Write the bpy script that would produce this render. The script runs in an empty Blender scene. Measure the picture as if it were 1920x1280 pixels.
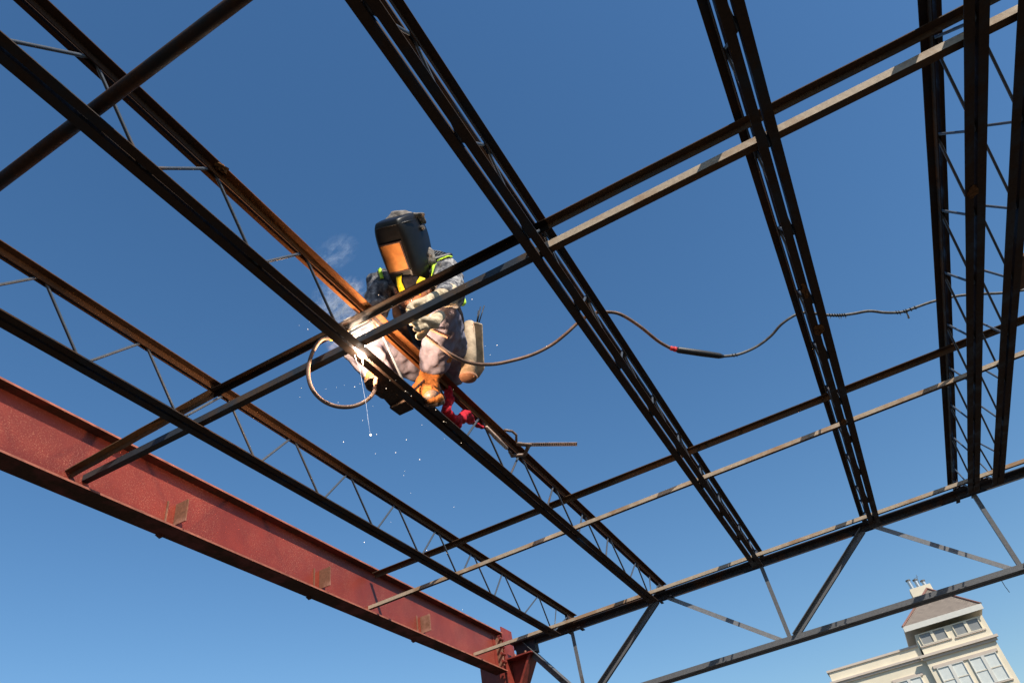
import bpy, bmesh, math, random
from mathutils import Vector, Matrix
from mathutils.bvhtree import BVHTree
rnd = random.Random(7)
SC = bpy.context.scene
COL = SC.collection
V = Vector

# ------------------------------------------------------------------ camera frame (solved from the vanishing points)
RIGHT = V((0.875529, 0.45659772, -0.15801105))
DOWN = V((-0.40914531, 0.5266801, -0.74512293))
FWD = V((-0.25700015, 0.71702622, 0.64793852))
FPX = 1352.359
def ray(px, py):
    return RIGHT*(px-960) + DOWN*(py-640) + FWD*FPX
def at(px, py, x=None, y=None, z=None):
    r = ray(px, py)
    t = x/r.x if x is not None else (y/r.y if y is not None else z/r.z)
    return r*t

# ------------------------------------------------------------------ tagging helpers
def tag(o, label=None, cat=None, group=None, kind=None):
    if label: o['label'] = label
    if cat: o['category'] = cat
    if group: o['group'] = group
    if kind: o['kind'] = kind
    return o
def empty(name, loc, label, cat, group=None):
    o = bpy.data.objects.new(name, None); COL.objects.link(o)
    o.location = loc; o.empty_display_size = .1
    return tag(o, label, cat, group)
def link(o, parent=None):
    COL.objects.link(o)
    if parent is not None:
        o.parent = parent
        o.matrix_parent_inverse = Matrix.Translation(-gloc(parent))
    return o
def gloc(o):
    l = V((0,0,0))
    l += o.location
    if o.parent: 
        # children of things are built in world space, so their own location is zero
        if o.type == 'EMPTY': l += gloc(o.parent)
    return l
class MB:
    def __init__(s): s.v = []; s.f = []
    def add(s, vs, fs):
        n = len(s.v); s.v += [tuple(v) for v in vs]; s.f += [tuple(i+n for i in f) for f in fs]; return s
    def box(s, a, b):
        x0,y0,z0 = a; x1,y1,z1 = b
        vs = [(x0,y0,z0),(x1,y0,z0),(x1,y1,z0),(x0,y1,z0),(x0,y0,z1),(x1,y0,z1),(x1,y1,z1),(x0,y1,z1)]
        return s.add(vs, [(0,3,2,1),(4,5,6,7),(0,1,5,4),(1,2,6,5),(2,3,7,6),(3,0,4,7)])
    def prism(s, prof, p0, p1, u, v, sub=1, wob=0):
        # sweep a closed 2-D profile from p0 to p1; u, v are the profile axes
        p0, p1, u, v = V(p0), V(p1), V(u), V(v); n = len(prof)
        vs = []; fs = []
        for k in range(sub+1):
            c = p0.lerp(p1, k/sub)
            if wob: c = c + u*rnd.uniform(-wob, wob) + v*rnd.uniform(-wob, wob)
            vs += [c + u*a + v*b for a, b in prof]
        for k in range(sub):
            for i in range(n):
                j = (i+1) % n
                fs.append((k*n+i, k*n+j, (k+1)*n+j, (k+1)*n+i))
        fs.append(tuple(range(n-1, -1, -1))); fs.append(tuple(sub*n+i for i in range(n)))
        return s.add(vs, fs)
    def bar(s, p0, p1, w, h, up=(0,0,1)):
        p0, p1 = V(p0), V(p1); d = (p1-p0).normalized()
        u = d.cross(V(up)).normalized(); v = u.cross(d).normalized()
        return s.prism([(-w/2,-h/2),(w/2,-h/2),(w/2,h/2),(-w/2,h/2)], p0, p1, u, v)
    def tube(s, pts, r, n=8, caps=True):
        pts = [V(p) for p in pts]; rs = r if isinstance(r, (list, tuple)) else [r]*len(pts)
        vs = []; fs = []; prev = None
        for i, p in enumerate(pts):
            d = (pts[min(i+1, len(pts)-1)] - pts[max(i-1, 0)]).normalized()
            if prev is None:
                a = V((0,0,1)) if abs(d.z) < .9 else V((1,0,0))
                u = d.cross(a).normalized()
            else:
                u = (prev - d*prev.dot(d)).normalized()
            prev = u; w = d.cross(u)
            for k in range(n):
                t = 2*math.pi*k/n
                vs.append(p + u*(math.cos(t)*rs[i]) + w*(math.sin(t)*rs[i]))
        for i in range(len(pts)-1):
            for k in range(n):
                j = (k+1) % n
                fs.append((i*n+k, i*n+j, (i+1)*n+j, (i+1)*n+k))
        if caps:
            fs.append(tuple(range(n-1,-1,-1))); fs.append(tuple((len(pts)-1)*n+k for k in range(n)))
        return s.add(vs, fs)
    def ball(s, c, r, nu=10, nv=7, M=None):
        c = V(c); r = V(r) if hasattr(r, '__len__') else V((r,r,r)); vs = []; fs = []
        for i in range(nv+1):
            th = math.pi*i/nv
            for k in range(nu):
                ph = 2*math.pi*k/nu
                q = V((r.x*math.sin(th)*math.cos(ph), r.y*math.sin(th)*math.sin(ph), r.z*math.cos(th)))
                vs.append(c + (M @ q if M else q))
        for i in range(nv):
            for k in range(nu):
                j = (k+1) % nu
                fs.append((i*nu+k, (i+1)*nu+k, (i+1)*nu+j, i*nu+j))
        return s.add(vs, fs)
    def capsule(s, a, b, r1, r2, flat=1.0, side=None, n=16):
        # tapered capsule; flat<1 squashes it across 'side x axis'
        a, b = V(a), V(b); d = b-a; L = d.length; d = d/L
        if side is None: side = V((1,0,0)) if abs(d.x) < .8 else V((0,1,0))
        u = V(side); u = (u - d*u.dot(d)).normalized(); w = d.cross(u)
        rings = []
        for i in range(5): t = math.pi/2*(1-i/4); rings.append((-math.sin(t)*r1, math.cos(t)*r1))
        for i in range(1, 6): rings.append((L*i/6, r1+(r2-r1)*i/6))
        for i in range(5): t = math.pi/2*i/4; rings.append((L+math.sin(t)*r2, math.cos(t)*r2))
        vs = []; fs = []
        for (h, r) in rings:
            r = max(r, 1e-4)
            for k in range(n):
                t = 2*math.pi*k/n
                vs.append(a + d*h + u*(math.cos(t)*r) + w*(math.sin(t)*r*flat))
        m = len(rings)
        for i in range(m-1):
            for k in range(n):
                j = (k+1) % n
                fs.append((i*n+k, i*n+j, (i+1)*n+j, (i+1)*n+k))
        fs.append(tuple(range(n-1,-1,-1))); fs.append(tuple((m-1)*n+k for k in range(n)))
        return s.add(vs, fs)
    def mesh(s, name, smooth=False):
        me = bpy.data.meshes.new(name); me.from_pydata(s.v, [], s.f); me.validate(); me.update()
        bm = bmesh.new(); bm.from_mesh(me); bmesh.ops.recalc_face_normals(bm, faces=bm.faces); bm.to_mesh(me); bm.free()
        if smooth:
            for p in me.polygons: p.use_smooth = True
        return me
    def build(s, name, mat, parent=None, smooth=False, bevel=0):
        o = bpy.data.objects.new(name, s.mesh(name, smooth)); o.data.materials.append(mat); link(o, parent)
        if bevel:
            m = o.modifiers.new('bevel', 'BEVEL'); m.width = bevel; m.segments = 2; m.limit_method = 'ANGLE'
        return o

def fused(mb, name, mat, parent, voxel=.008, smooth=4, disp=0, dscale=.08, dep=2):
    """union of overlapping prims as ONE continuous skin (voxel remesh), relaxed and creased"""
    me = mb.mesh(name); o = bpy.data.objects.new(name, me); COL.objects.link(o)
    m = o.modifiers.new('r', 'REMESH'); m.mode = 'VOXEL'; m.voxel_size = voxel; m.use_smooth_shade = True
    m = o.modifiers.new('s', 'SMOOTH'); m.factor = .5; m.iterations = smooth
    if disp:
        t = bpy.data.textures.new(name+'_tex', 'CLOUDS'); t.noise_scale = dscale; t.noise_depth = dep
        m = o.modifiers.new('d', 'DISPLACE'); m.texture = t; m.strength = disp; m.mid_level = .5; m.texture_coords = 'GLOBAL'
    dg = bpy.context.evaluated_depsgraph_get(); dg.update()
    me2 = bpy.data.meshes.new_from_object(o.evaluated_get(dg)); me2.name = name
    bpy.data.objects.remove(o, do_unlink=True)
    for p in me2.polygons: p.use_smooth = True
    o = bpy.data.objects.new(name, me2); me2.materials.clear(); me2.materials.append(mat); link(o, parent)
    return o

# ------------------------------------------------------------------ materials
def newmat(name):
    m = bpy.data.materials.new(name); m.use_nodes = True; nt = m.node_tree
    b = nt.nodes['Principled BSDF']; return m, nt, b
def coords(nt, scale=(1,1,1)):
    g = nt.nodes.new('ShaderNodeNewGeometry'); mp = nt.nodes.new('ShaderNodeMapping'); mp.inputs['Scale'].default_value = scale
    nt.links.new(g.outputs['Position'], mp.inputs['Vector']); return mp.outputs['Vector']
def noise(nt, vec, sc, det=4, rough=.6):
    n = nt.nodes.new('ShaderNodeTexNoise'); n.inputs['Scale'].default_value = sc; n.inputs['Detail'].default_value = det
    n.inputs['Roughness'].default_value = rough; nt.links.new(vec, n.inputs['Vector']); return n.outputs['Fac']
def ramp(nt, fac, stops, interp='LINEAR'):
    r = nt.nodes.new('ShaderNodeValToRGB'); r.color_ramp.interpolation = interp
    e = r.color_ramp.elements
    while len(e) < len(stops): e.new(.5)
    for i, (p, c) in enumerate(stops): e[i].position = p; e[i].color = (*c, 1) if len(c) == 3 else c
    nt.links.new(fac, r.inputs['Fac']); return r.outputs['Color']
def mixc(nt, fac, a, b, blend='MIX'):
    m = nt.nodes.new('ShaderNodeMix'); m.data_type = 'RGBA'; m.blend_type = blend
    for s, v in ((0, fac), (6, a), (7, b)):
        if isinstance(v, (int, float)): m.inputs[s].default_value = v
        elif isinstance(v, tuple): m.inputs[s].default_value = (*v, 1)
        else: nt.links.new(v, m.inputs[s])
    return m.outputs[2]
def bump(nt, b, h, strength=.3, dist=.002):
    n = nt.nodes.new('ShaderNodeBump'); n.inputs['Strength'].default_value = strength; n.inputs['Distance'].default_value = dist
    nt.links.new(h, n.inputs['Height']); nt.links.new(n.outputs['Normal'], b.inputs['Normal'])
G3 = lambda v: (v, v, v)
def steel(name, paint, rust, amount, rough=.5, spec=.4, rust2=None, scale=(1,1,1), metal=0.0):
    """shop-primed steel with patches of rust; amount = share of rust"""
    m, nt, b = newmat(name); v = coords(nt, scale)
    n1 = noise(nt, v, 7, 6, .65); n2 = noise(nt, v, 60, 4, .7); n3 = noise(nt, v, 2.3, 2)
    a = nt.nodes.new('ShaderNodeMath'); a.operation = 'MULTIPLY_ADD'; nt.links.new(n1, a.inputs[0]); a.inputs[1].default_value = .6
    c = nt.nodes.new('ShaderNodeMath'); c.operation = 'MULTIPLY'; nt.links.new(n3, c.inputs[0]); c.inputs[1].default_value = .4
    nt.links.new(c.outputs[0], a.inputs[2])
    t = .72 - .5*amount
    f = ramp(nt, a.outputs[0], [(max(t-.06, 0), G3(0)), (min(t+.05, 1), G3(1))])
    rc = ramp(nt, n2, [(.3, rust), (.7, rust2 or tuple(x*.55 for x in rust))])
    pc = ramp(nt, n2, [(.25, tuple(x*.75 for x in paint)), (.75, tuple(min(x*1.25, 1) for x in paint))])
    nt.links.new(mixc(nt, f, pc, rc), b.inputs['Base Color'])
    rr = ramp(nt, f, [(0, G3(rough)), (1, G3(.9))]); nt.links.new(rr, b.inputs['Roughness'])
    b.inputs['Specular IOR Level'].default_value = spec; b.inputs['Metallic'].default_value = metal
    bump(nt, b, n2, .35, .0015)
    return m
def simple(name, col, rough=.6, spec=.4, var=.25, sc=25, bmp=.3, metal=0.0, bd=.002):
    m, nt, b = newmat(name); v = coords(nt); n = noise(nt, v, sc, 5)
    nt.links.new(ramp(nt, n, [(.3, tuple(x*(1-var) for x in col)), (.7, tuple(min(1, x*(1+var)) for x in col))]), b.inputs['Base Color'])
    b.inputs['Roughness'].default_value = rough; b.inputs['Specular IOR Level'].default_value = spec; b.inputs['Metallic'].default_value = metal
    bump(nt, b, n, bmp, bd); return m
def emit(name, col, st):
    m, nt, b = newmat(name); b.inputs['Base Color'].default_value = (*col, 1)
    b.inputs['Emission Color'].default_value = (*col, 1); b.inputs['Emission Strength'].default_value = st; return m

M = {}
M['joist'] = steel('joist_primer', (.014,.013,.015), (.050,.024,.011), .50, .5, .35)
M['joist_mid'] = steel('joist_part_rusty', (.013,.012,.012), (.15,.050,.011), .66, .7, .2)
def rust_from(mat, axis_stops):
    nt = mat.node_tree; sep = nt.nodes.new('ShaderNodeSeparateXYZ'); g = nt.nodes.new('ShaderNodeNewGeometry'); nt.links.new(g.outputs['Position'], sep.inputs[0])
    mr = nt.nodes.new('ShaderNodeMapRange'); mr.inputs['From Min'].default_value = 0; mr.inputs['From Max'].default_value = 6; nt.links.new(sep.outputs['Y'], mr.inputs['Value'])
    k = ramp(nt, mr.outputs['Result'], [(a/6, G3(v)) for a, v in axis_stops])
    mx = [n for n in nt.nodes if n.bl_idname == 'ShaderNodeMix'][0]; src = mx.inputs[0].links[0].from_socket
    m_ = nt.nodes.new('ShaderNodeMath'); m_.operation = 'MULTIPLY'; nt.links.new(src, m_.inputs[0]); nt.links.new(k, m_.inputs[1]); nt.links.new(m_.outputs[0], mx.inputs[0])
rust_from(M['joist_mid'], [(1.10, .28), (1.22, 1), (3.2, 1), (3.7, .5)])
M['joist_rust'] = steel('joist_rusty', (.016,.013,.012), (.088,.036,.012), .66, .6, .3)
M['rod'] = steel('web_rod_paint', (.055,.065,.08), (.09,.05,.03), .18, .42, .5)
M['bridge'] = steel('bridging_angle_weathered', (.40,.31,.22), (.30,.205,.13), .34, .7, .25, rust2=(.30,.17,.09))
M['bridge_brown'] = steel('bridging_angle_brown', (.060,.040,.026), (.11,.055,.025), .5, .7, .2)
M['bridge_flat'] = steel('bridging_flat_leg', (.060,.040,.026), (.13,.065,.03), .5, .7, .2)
M['bridge_black'] = steel('bridging_angle_black', (.008,.006,.005), (.018,.008,.004), .4, .8, .08)  # shade painted in: near-black so the run beside the arc stays dark
M['bridge_dark'] = steel('bridging_angle_dark', (.024,.027,.030), (.06,.034,.018), .28, .5, .4)  # darker tone stands in for shade over the left lower bar
M['girder'] = steel('girder_grey_primer', (.115,.115,.118), (.08,.05,.03), .16, .5, .4)
M['strut'] = steel('strut_light_primer', (.20,.20,.205), (.10,.06,.035), .12, .45, .5)
M['girder_top'] = steel('girder_dark_primer', (.022,.021,.026), (.085,.036,.016), .30, .6, .3)
M['bolt'] = simple('bolt_steel', (.10,.09,.08), .45, .5, .3, 80)
M['cleat'] = steel('cleat_weathered', (.33,.165,.115), (.22,.10,.06), .5, .75, .2)
M['clod'] = simple('rust_scale', (.15,.068,.026), .95, .1, .5, 60, 1.0, bd=.006)

# red oxide beam: paint with overspray grit
m, nt, b = newmat('red_oxide_primer'); v = coords(nt)
n1 = noise(nt, v, 2.2, 6, .65); n2 = noise(nt, v, 115, 3, .8); n3 = noise(nt, v, 2.0, 5, .7)
base = ramp(nt, n1, [(.3, (.145,.021,.013)), (.7, (.245,.036,.020))])
grit = ramp(nt, n2, [(.53, G3(0)), (.66, G3(1))])
gm = nt.nodes.new('ShaderNodeMath'); gm.operation = 'MULTIPLY'; nt.links.new(grit, gm.inputs[0]); 
g3 = ramp(nt, n3, [(.42, G3(.03)), (.70, G3(.9))]); nt.links.new(g3, gm.inputs[1])
nt.links.new(mixc(nt, gm.outputs[0], base, (.50,.22,.135)), b.inputs['Base Color'])
b.inputs['Roughness'].default_value = .42; b.inputs['Specular IOR Level'].default_value = .45
bump(nt, b, n2, .6, .002); M['red'] = m
M['red_edge'] = simple('red_primer_smooth', (.20,.030,.019), .5, .4, .3, 12)
M['red_underside_shade'] = steel('red_primer_underside_shade', (.16,.032,.02), (.09,.038,.02), .5, .6, .3)

# ------------------------------------------------------------------ world, sun
w = bpy.data.worlds.new("World"); SC.world = w; w.use_nodes = True
wn = w.node_tree; bg = wn.nodes['Background']
sky = wn.nodes.new('ShaderNodeTexSky'); sky.sky_type = 'NISHITA'; sky.sun_disc = False
SUN = V((.86, -.54, 1.0)).normalized()
sky.sun_elevation = math.asin(SUN.z); sky.sun_rotation = math.atan2(SUN.x, SUN.y)
sky.air_density = 1.3; sky.dust_density = .45; sky.ozone_density = 3.5; sky.altitude = 50
hs = wn.nodes.new('ShaderNodeHueSaturation'); hs.inputs['Saturation'].default_value = 1.21
wn.links.new(sky.outputs['Color'], hs.inputs['Color']); wn.links.new(hs.outputs['Color'], bg.inputs['Color']); bg.inputs['Strength'].default_value = .095
ld = bpy.data.lights.new('sun', 'SUN'); ld.energy = 5.0; ld.angle = math.radians(.5); ld.color = (1, .93, .82)
lo = bpy.data.objects.new('sun', ld); COL.objects.link(lo); lo.rotation_euler = (-SUN).to_track_quat('-Z', 'Y').to_euler()

# ------------------------------------------------------------------ ground and slab
m, nt, b = newmat('ground_dirt'); v = coords(nt); n = noise(nt, v, .6, 8, .6)
nt.links.new(ramp(nt, n, [(.35, (.020,.017,.014)), (.65, (.038,.032,.026))]), b.inputs['Base Color']); b.inputs['Roughness'].default_value = .95
GZ = -1.75
o = MB().add([(-2500,-2500,GZ),(2500,-2500,GZ),(2500,2500,GZ),(-2500,2500,GZ)], [(0,1,2,3)]).build('ground', m); tag(o, kind='structure')
m2, nt, b = newmat('slab_concrete'); v = coords(nt); n = noise(nt, v, 1.2, 8, .65)
nt.links.new(ramp(nt, n, [(.35, (.028,.027,.025)), (.65, (.045,.043,.04))]), b.inputs['Base Color']); b.inputs['Roughness'].default_value = .9
o = MB().box((-3.9,-6,GZ-.2), (6,7.6,GZ+.12)).build('floor_slab', m2); tag(o, kind='structure')

# ------------------------------------------------------------------ joists
ZB, ZT, LEG, T, GAP = 2.300, 2.632, .038, .0045, .0145
def L_prof(leg, t, h=None, sx=1, sz=1):
    h = h or leg
    p = [(0,0),(leg,0),(leg,t),(t,t),(t,h),(0,h)]
    return [(a*sx, c*sz) for a, c in p]
Y0, YEND, YBOT = -3.2, 7.17, 6.60
def make_joist(x0, phase, period, label, rusty_top=False):
    j = empty('steel_joist', (x0, 0, ZB), label, 'steel joist', 'open web roof joists')
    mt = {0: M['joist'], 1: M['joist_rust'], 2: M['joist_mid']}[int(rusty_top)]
    for s in (-1, 1):
        mb = MB().prism(L_prof(LEG, T, sx=s), (x0+s*GAP/2, Y0, ZB), (x0+s*GAP/2, YBOT, ZB), (1,0,0), (0,0,1), 24, .0006)
        mb.build('bottom_chord', M['joist'], j)
    for s in (-1, 1):
        mb = MB().prism(L_prof(LEG, T, sx=s, sz=-1), (x0+s*GAP/2, Y0, ZT), (x0+s*GAP/2, YEND, ZT), (1,0,0), (0,0,1), 24, .0006)
        mb.build('top_chord', mt, j)
    # web: one continuous bent rod
    pts = []; zt, zb = ZT-.018, ZB+.016
    k0 = math.floor((Y0+.3-phase)/period)
    y = phase + k0*period
    while y < YBOT - .45:
        pts += [V((x0, y-.014, zt)), V((x0, y, zt+.003)), V((x0, y+.014, zt)),
                V((x0, y+period/2-.012, zb)), V((x0, y+period/2, zb-.003)), V((x0, y+period/2+.012, zb))]
        y += period
    last = pts[-1]
    pts += [V((x0, (last.y+YBOT)/2+.08, zt))] if YBOT-last.y > .45 else []
    pts += [V((x0, YBOT-.10, zb)), V((x0, YBOT-.07, zb)), V((x0, YEND-.12, zt-.002))]
    MB().tube(pts, .0069, 8).build('web_rod', M['rod'], j, smooth=True)
    # small end struts and filler plates
    MB().tube([(x0+.0, YBOT-.05, zb), (x0+.0, YBOT+.14, zt)], .006, 6).build('end_strut', M['rod'], j, smooth=True)
    seat = MB()
    for s in (-1, 1):
        seat.prism(L_prof(.045, .005, .08, sx=s), (x0+s*.009, YEND-.2, 2.516), (x0+s*.009, YEND+.02, 2.516), (1,0,0), (0,0,1))
    seat.build('bearing_seat', M['girder_top'], j)
    mb = MB(); mb.box((x0-.005, YBOT-.16, ZB-.004), (x0+.005, YBOT-.03, ZB+.036)); mb.build('filler_plate', M['joist'], j)
    return j
JX = dict(a=-2.54, b=-1.54, c=-.5465, d=.485, e=1.283, f=1.472)
make_joist(JX['a'], 1.20, .5505, 'open web steel joist with an orange rusty top chord, nearest the red beam', True)
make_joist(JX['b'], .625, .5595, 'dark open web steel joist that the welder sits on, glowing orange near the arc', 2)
make_joist(JX['c'], 1.15, .56, 'dark open web steel joist just right of the welder, cable passing behind it')
make_joist(JX['d'], 1.30, .56, 'dark open web steel joist with brown clods, left of the close pair of joists')
make_joist(2.45, 1.0, .56, 'dark open web steel joist outside the frame, right of the close pair')
make_joist(JX['e'], 2.855, .547, 'left joist of the close pair of dark steel joists at the right edge')
make_joist(JX['f'], 2.93, .56, 'right joist of the close pair of dark steel joists at the right edge')

# ------------------------------------------------------------------ bridging bars
def bridging(name, label, x0, x1, y0, y1, z0, z1, mat, style, leg=.038, obs=None):
    # style 'top': flat leg up against the chord, other leg hanging at the far side; 'bot': upright leg at the near side
    t = .0045
    prof = [(0,0),(0,t*-1),(leg-t,-t),(leg-t,-leg),(leg,-leg),(leg,0)] if style == 'top' else [(0,0),(leg,0),(leg,t),(t,t),(t,leg),(0,leg)]
    if style == 'far': prof = [(0,0),(leg,0),(leg,leg),(leg-t,leg),(leg-t,t),(0,t)]
    p0, p1 = V((x0,y0,z0)), V((x1,y1,z1))
    o = MB().prism(prof, p0, p1, (0,1,0), (0,0,1), 10, .0012).build(name, mat, None)
    if mat is M['bridge']:          # flat leg gets a darker brown, its underside shade put into the colour
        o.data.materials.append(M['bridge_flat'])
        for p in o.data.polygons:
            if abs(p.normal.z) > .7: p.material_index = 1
    return tag(o, label, 'bridging bar', 'bridging bars across the joists')
WEBX = -3.338
SPL = -.50
zt_, zb_ = ZT-LEG-.0005, ZB+LEG+.0008
bridging('bridging_bar', 'brown angle bar slanting down to the red beam, upper of the near pair', WEBX, JX['a'], 2.02, 2.185, 2.345, zt_, M['bridge_brown'], 'top')
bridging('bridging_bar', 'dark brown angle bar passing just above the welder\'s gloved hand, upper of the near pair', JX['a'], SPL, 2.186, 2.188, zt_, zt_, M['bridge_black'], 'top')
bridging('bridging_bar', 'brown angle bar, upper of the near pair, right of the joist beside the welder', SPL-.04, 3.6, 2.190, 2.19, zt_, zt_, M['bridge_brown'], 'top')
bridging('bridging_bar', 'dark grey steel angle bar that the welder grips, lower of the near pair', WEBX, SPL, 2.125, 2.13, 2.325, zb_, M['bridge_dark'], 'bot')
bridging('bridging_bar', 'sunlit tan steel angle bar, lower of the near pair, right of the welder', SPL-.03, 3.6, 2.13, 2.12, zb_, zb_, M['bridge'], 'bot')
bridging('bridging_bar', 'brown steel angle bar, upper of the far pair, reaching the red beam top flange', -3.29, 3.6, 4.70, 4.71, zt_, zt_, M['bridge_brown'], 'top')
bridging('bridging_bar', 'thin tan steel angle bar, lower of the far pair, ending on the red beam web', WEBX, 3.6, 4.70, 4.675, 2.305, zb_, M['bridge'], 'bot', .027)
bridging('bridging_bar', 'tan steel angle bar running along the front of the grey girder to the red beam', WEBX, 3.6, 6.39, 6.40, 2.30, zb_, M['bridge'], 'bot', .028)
pb = MB().tube([(WEBX, .767, zb_+.034), (-1.2, .673, zb_+.033), (1.4, .560, zb_+.034)], .0245, 20).build('bridging_pipe', steel('pipe_brown', (.013,.010,.009), (.060,.025,.011), .45, .6, .25), None, True)
tag(pb, 'dark brown round steel pipe crossing the upper left corner', 'steel pipe')

# ------------------------------------------------------------------ red wide-flange beam
BX, BZT, BZB, HW = -3.343, 2.640, 2.250, .069
beam = empty('red_beam', (BX, 0, BZB), 'long red primed steel I-beam running down to the red column', 'steel beam')
YB0, YB1 = -3.2, 6.97
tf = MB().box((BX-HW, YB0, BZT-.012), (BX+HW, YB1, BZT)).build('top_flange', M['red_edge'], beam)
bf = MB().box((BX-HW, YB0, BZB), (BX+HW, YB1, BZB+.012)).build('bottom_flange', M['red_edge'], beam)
M['red_lit_edge'] = simple('red_primer_lit_edge', (.30,.10,.065), .6, .3, .35, 14)
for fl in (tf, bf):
    fl.data.materials.append(M['red_underside_shade']); fl.data.materials.append(M['red_lit_edge'])
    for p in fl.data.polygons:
        if p.normal.z < -.5: p.material_index = 1  # undersides: shade painted as a darker red-brown
        elif p.normal.x > .5: p.material_index = 2  # sun-side edge: sunlight painted in as a paler red
MB().box((BX-.0045, YB0, BZB+.012), (BX+.0045, YB1, BZT-.012)).build('web', M['red'], beam)
for y in (1.15, 2.75, 4.10, 5.47):
    mb = MB()
    mb.box((BX+.0052, y-.0015, BZB+.045), (BX+.104, y+.006, BZB+.19))
    mb.build('cleat', M['cleat'], beam, bevel=.001)
    MB().box((BX+.0052, y-.068, BZB+.045), (BX+.014, y-.060, BZB+.185)).build('cleat_lip', M['cleat'], beam)
    MB().prism([(0,0),(.05,0),(.035,-.012)], (BX-HW-.008, y-.05, BZB-.0005), (BX-HW+.02, y-.05, BZB-.0005), (0,1,0), (0,0,1)).build('cleat_nub', M['red_underside_shade'], beam)
MB().box((BX+.0052, 6.84, BZB+.05), (BX+.012, 6.8945, BZT-.05)).build('end_clip', M['red_edge'], beam)
MB().box((BX+.0052, 6.895, BZB+.045), (BX+.075, 6.906, BZT-.06)).build('end_clip', M['cleat'], beam)
for i in range(4):
    z = BZB+.08+i*.075
    MB().tube([(BX+.075, 6.86, z), (BX+.075, 6.945, z)], .014, 6).build('end_bolt', M['red_edge'], beam)

# ------------------------------------------------------------------ red column with seat bracket
col = empty('red_column', (-3.40, 7.1, GZ), 'red steel column under the end of the red beam with a triangular seat bracket', 'steel column')
cx0, cx1, cy0, cy1 = -3.60, -3.285, 7.00, 7.20
MB().box((cx0, cy0, GZ), (cx1-.013, cy0+.012, 2.62)).build('flange', M['red_edge'], col)
MB().box((cx0, cy1-.012, GZ), (cx1-.013, cy1, 2.62)).build('flange', M['red_edge'], col)
MB().box((cx0+.13, cy0+.0125, GZ), (cx0+.14, cy1-.0125, 2.62)).build('web', M['red_edge'], col)
MB().box((cx1-.0125, cy0-.02, GZ), (cx1, cy1+.02, 2.71)).build('side_plate', M['red_edge'], col, bevel=.001)
MB().box((cx0-.02, cy0-.01, 2.6205), (cx1-.0135, cy1+.01, 2.636)).build('cap_plate', M['red_edge'], col)
SZ = 2.385
MB().box((cx1+.0005, 7.0, SZ-.014), (cx1+.285, 7.24, SZ)).build('seat_plate', M['red_edge'], col, bevel=.001)
xs = cx1+.0005
MB().prism([(0,0),(.235,0),(.03,-.34),(0,-.34)], (xs, 7.115, SZ-.0145), (xs, 7.127, SZ-.0145), (1,0,0), (0,0,1)).build('bracket_web', M['red_edge'], col)
MB().prism([(.236,0),(.262,0),(.045,-.36),(.025,-.345)], (xs, 7.03, SZ-.0145), (xs, 7.21, SZ-.0145), (1,0,0), (0,0,1)).build('bracket_flange', M['red_edge'], col)
for (xx, yy) in ((cx1+.08, 7.05), (cx1+.2, 7.05), (cx1+.08, 7.18), (cx1+.2, 7.18)): MB().tube([(xx,yy,SZ),(xx,yy,SZ+.03)], .014, 6).build('seat_bolt', M['cleat'], col)
MB().box((cx0-.08, cy0-.08, GZ+.121), (cx1+.08, cy1+.08, GZ+.145)).build('base_plate', M['red_edge'], col)

# ------------------------------------------------------------------ joist girder
gird = empty('joist_girder', (0, 7.1, 1.75), 'deep grey steel truss girder carrying the joist ends, lower right', 'truss girder')
GX0, GX1 = -3.22, 6.0
GT = 2.515
for s, nm in ((-1, 'top_chord'), (1, 'top_chord')):
    MB().prism(L_prof(.092, .007, .051, sx=s, sz=-1), (GX0, 7.10+s*.014, GT), (GX1, 7.10+s*.014, GT), (0,1,0), (0,0,1), 12, .0005).build(nm, M['girder_top'], gird)
for s in (-1, 1):
    MB().prism(L_prof(.064, .007, .058, sx=s), (-2.9, 7.10+s*.009, 1.752), (GX1, 7.10+s*.009, 1.752), (0,1,0), (0,0,1), 12, .0005).build('bottom_chord', M['girder'], gird)
ztop, zbot = GT-.04, 1.775
bots = [-2.56, -.56, 1.375, 3.36, 5.3]; tops = [JX['b']-.03, .455, 2.40, 4.35]
def dbl(p0, p1, sp, leg, name, mat):
    p0, p1 = V(p0), V(p1); d = (p1-p0).normalized(); n = V((0,1,0)).cross(d).normalized()
    mb = MB()
    for s in (-1, 1):
        mb.prism(L_prof(leg, .005, sx=s), p0+V((0,s*sp,0))-n*leg/2, p1+V((0,s*sp,0))-n*leg/2, (0,1,0), n)
    return mb.build(name, mat, gird)
for x in bots:
    MB().prism(L_prof(.036, .005), (x-.018, 7.095, zbot+.01), (x-.018, 7.095, ztop), (1,0,0), (0,1,0)).build('web_vertical', M['girder'], gird)
for i, tx in enumerate(tops):
    dbl((bots[i]+.05, 7.10, zbot+.02), (tx-.05, 7.10, ztop), .012, .048, 'web_diagonal', M['girder'])
    x2 = bots[i+1]
    p0, p1 = V((tx+.06, 7.09, ztop)), V((x2-.07, 7.09, zbot+.02)); d = (p1-p0).normalized(); n = V((0,1,0)).cross(d)
    MB().prism(L_prof(.040, .005), p0-n*.02, p1-n*.02, n, (0,1,0)).build('web_diagonal', M['strut'], gird)
dbl((-3.12, 7.10, ztop+.02), (bots[0]+.0, 7.10, zbot+.02), .012, .06, 'end_diagonal', M['girder'])
MB().box((GX0+.03, 7.055, 2.3855), (GX0+.25, 7.145, GT-.0085)).build('end_plate', M['girder_top'], gird)
for tx in [JX[k] for k in 'abe']:
    for dx in (-.06, .07): MB().box((tx+dx, 7.02, GT-.059), (tx+dx+rnd.uniform(.015,.035), 7.16, GT-.0515)).build('chord_filler', M['girder_top'], gird)
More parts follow.
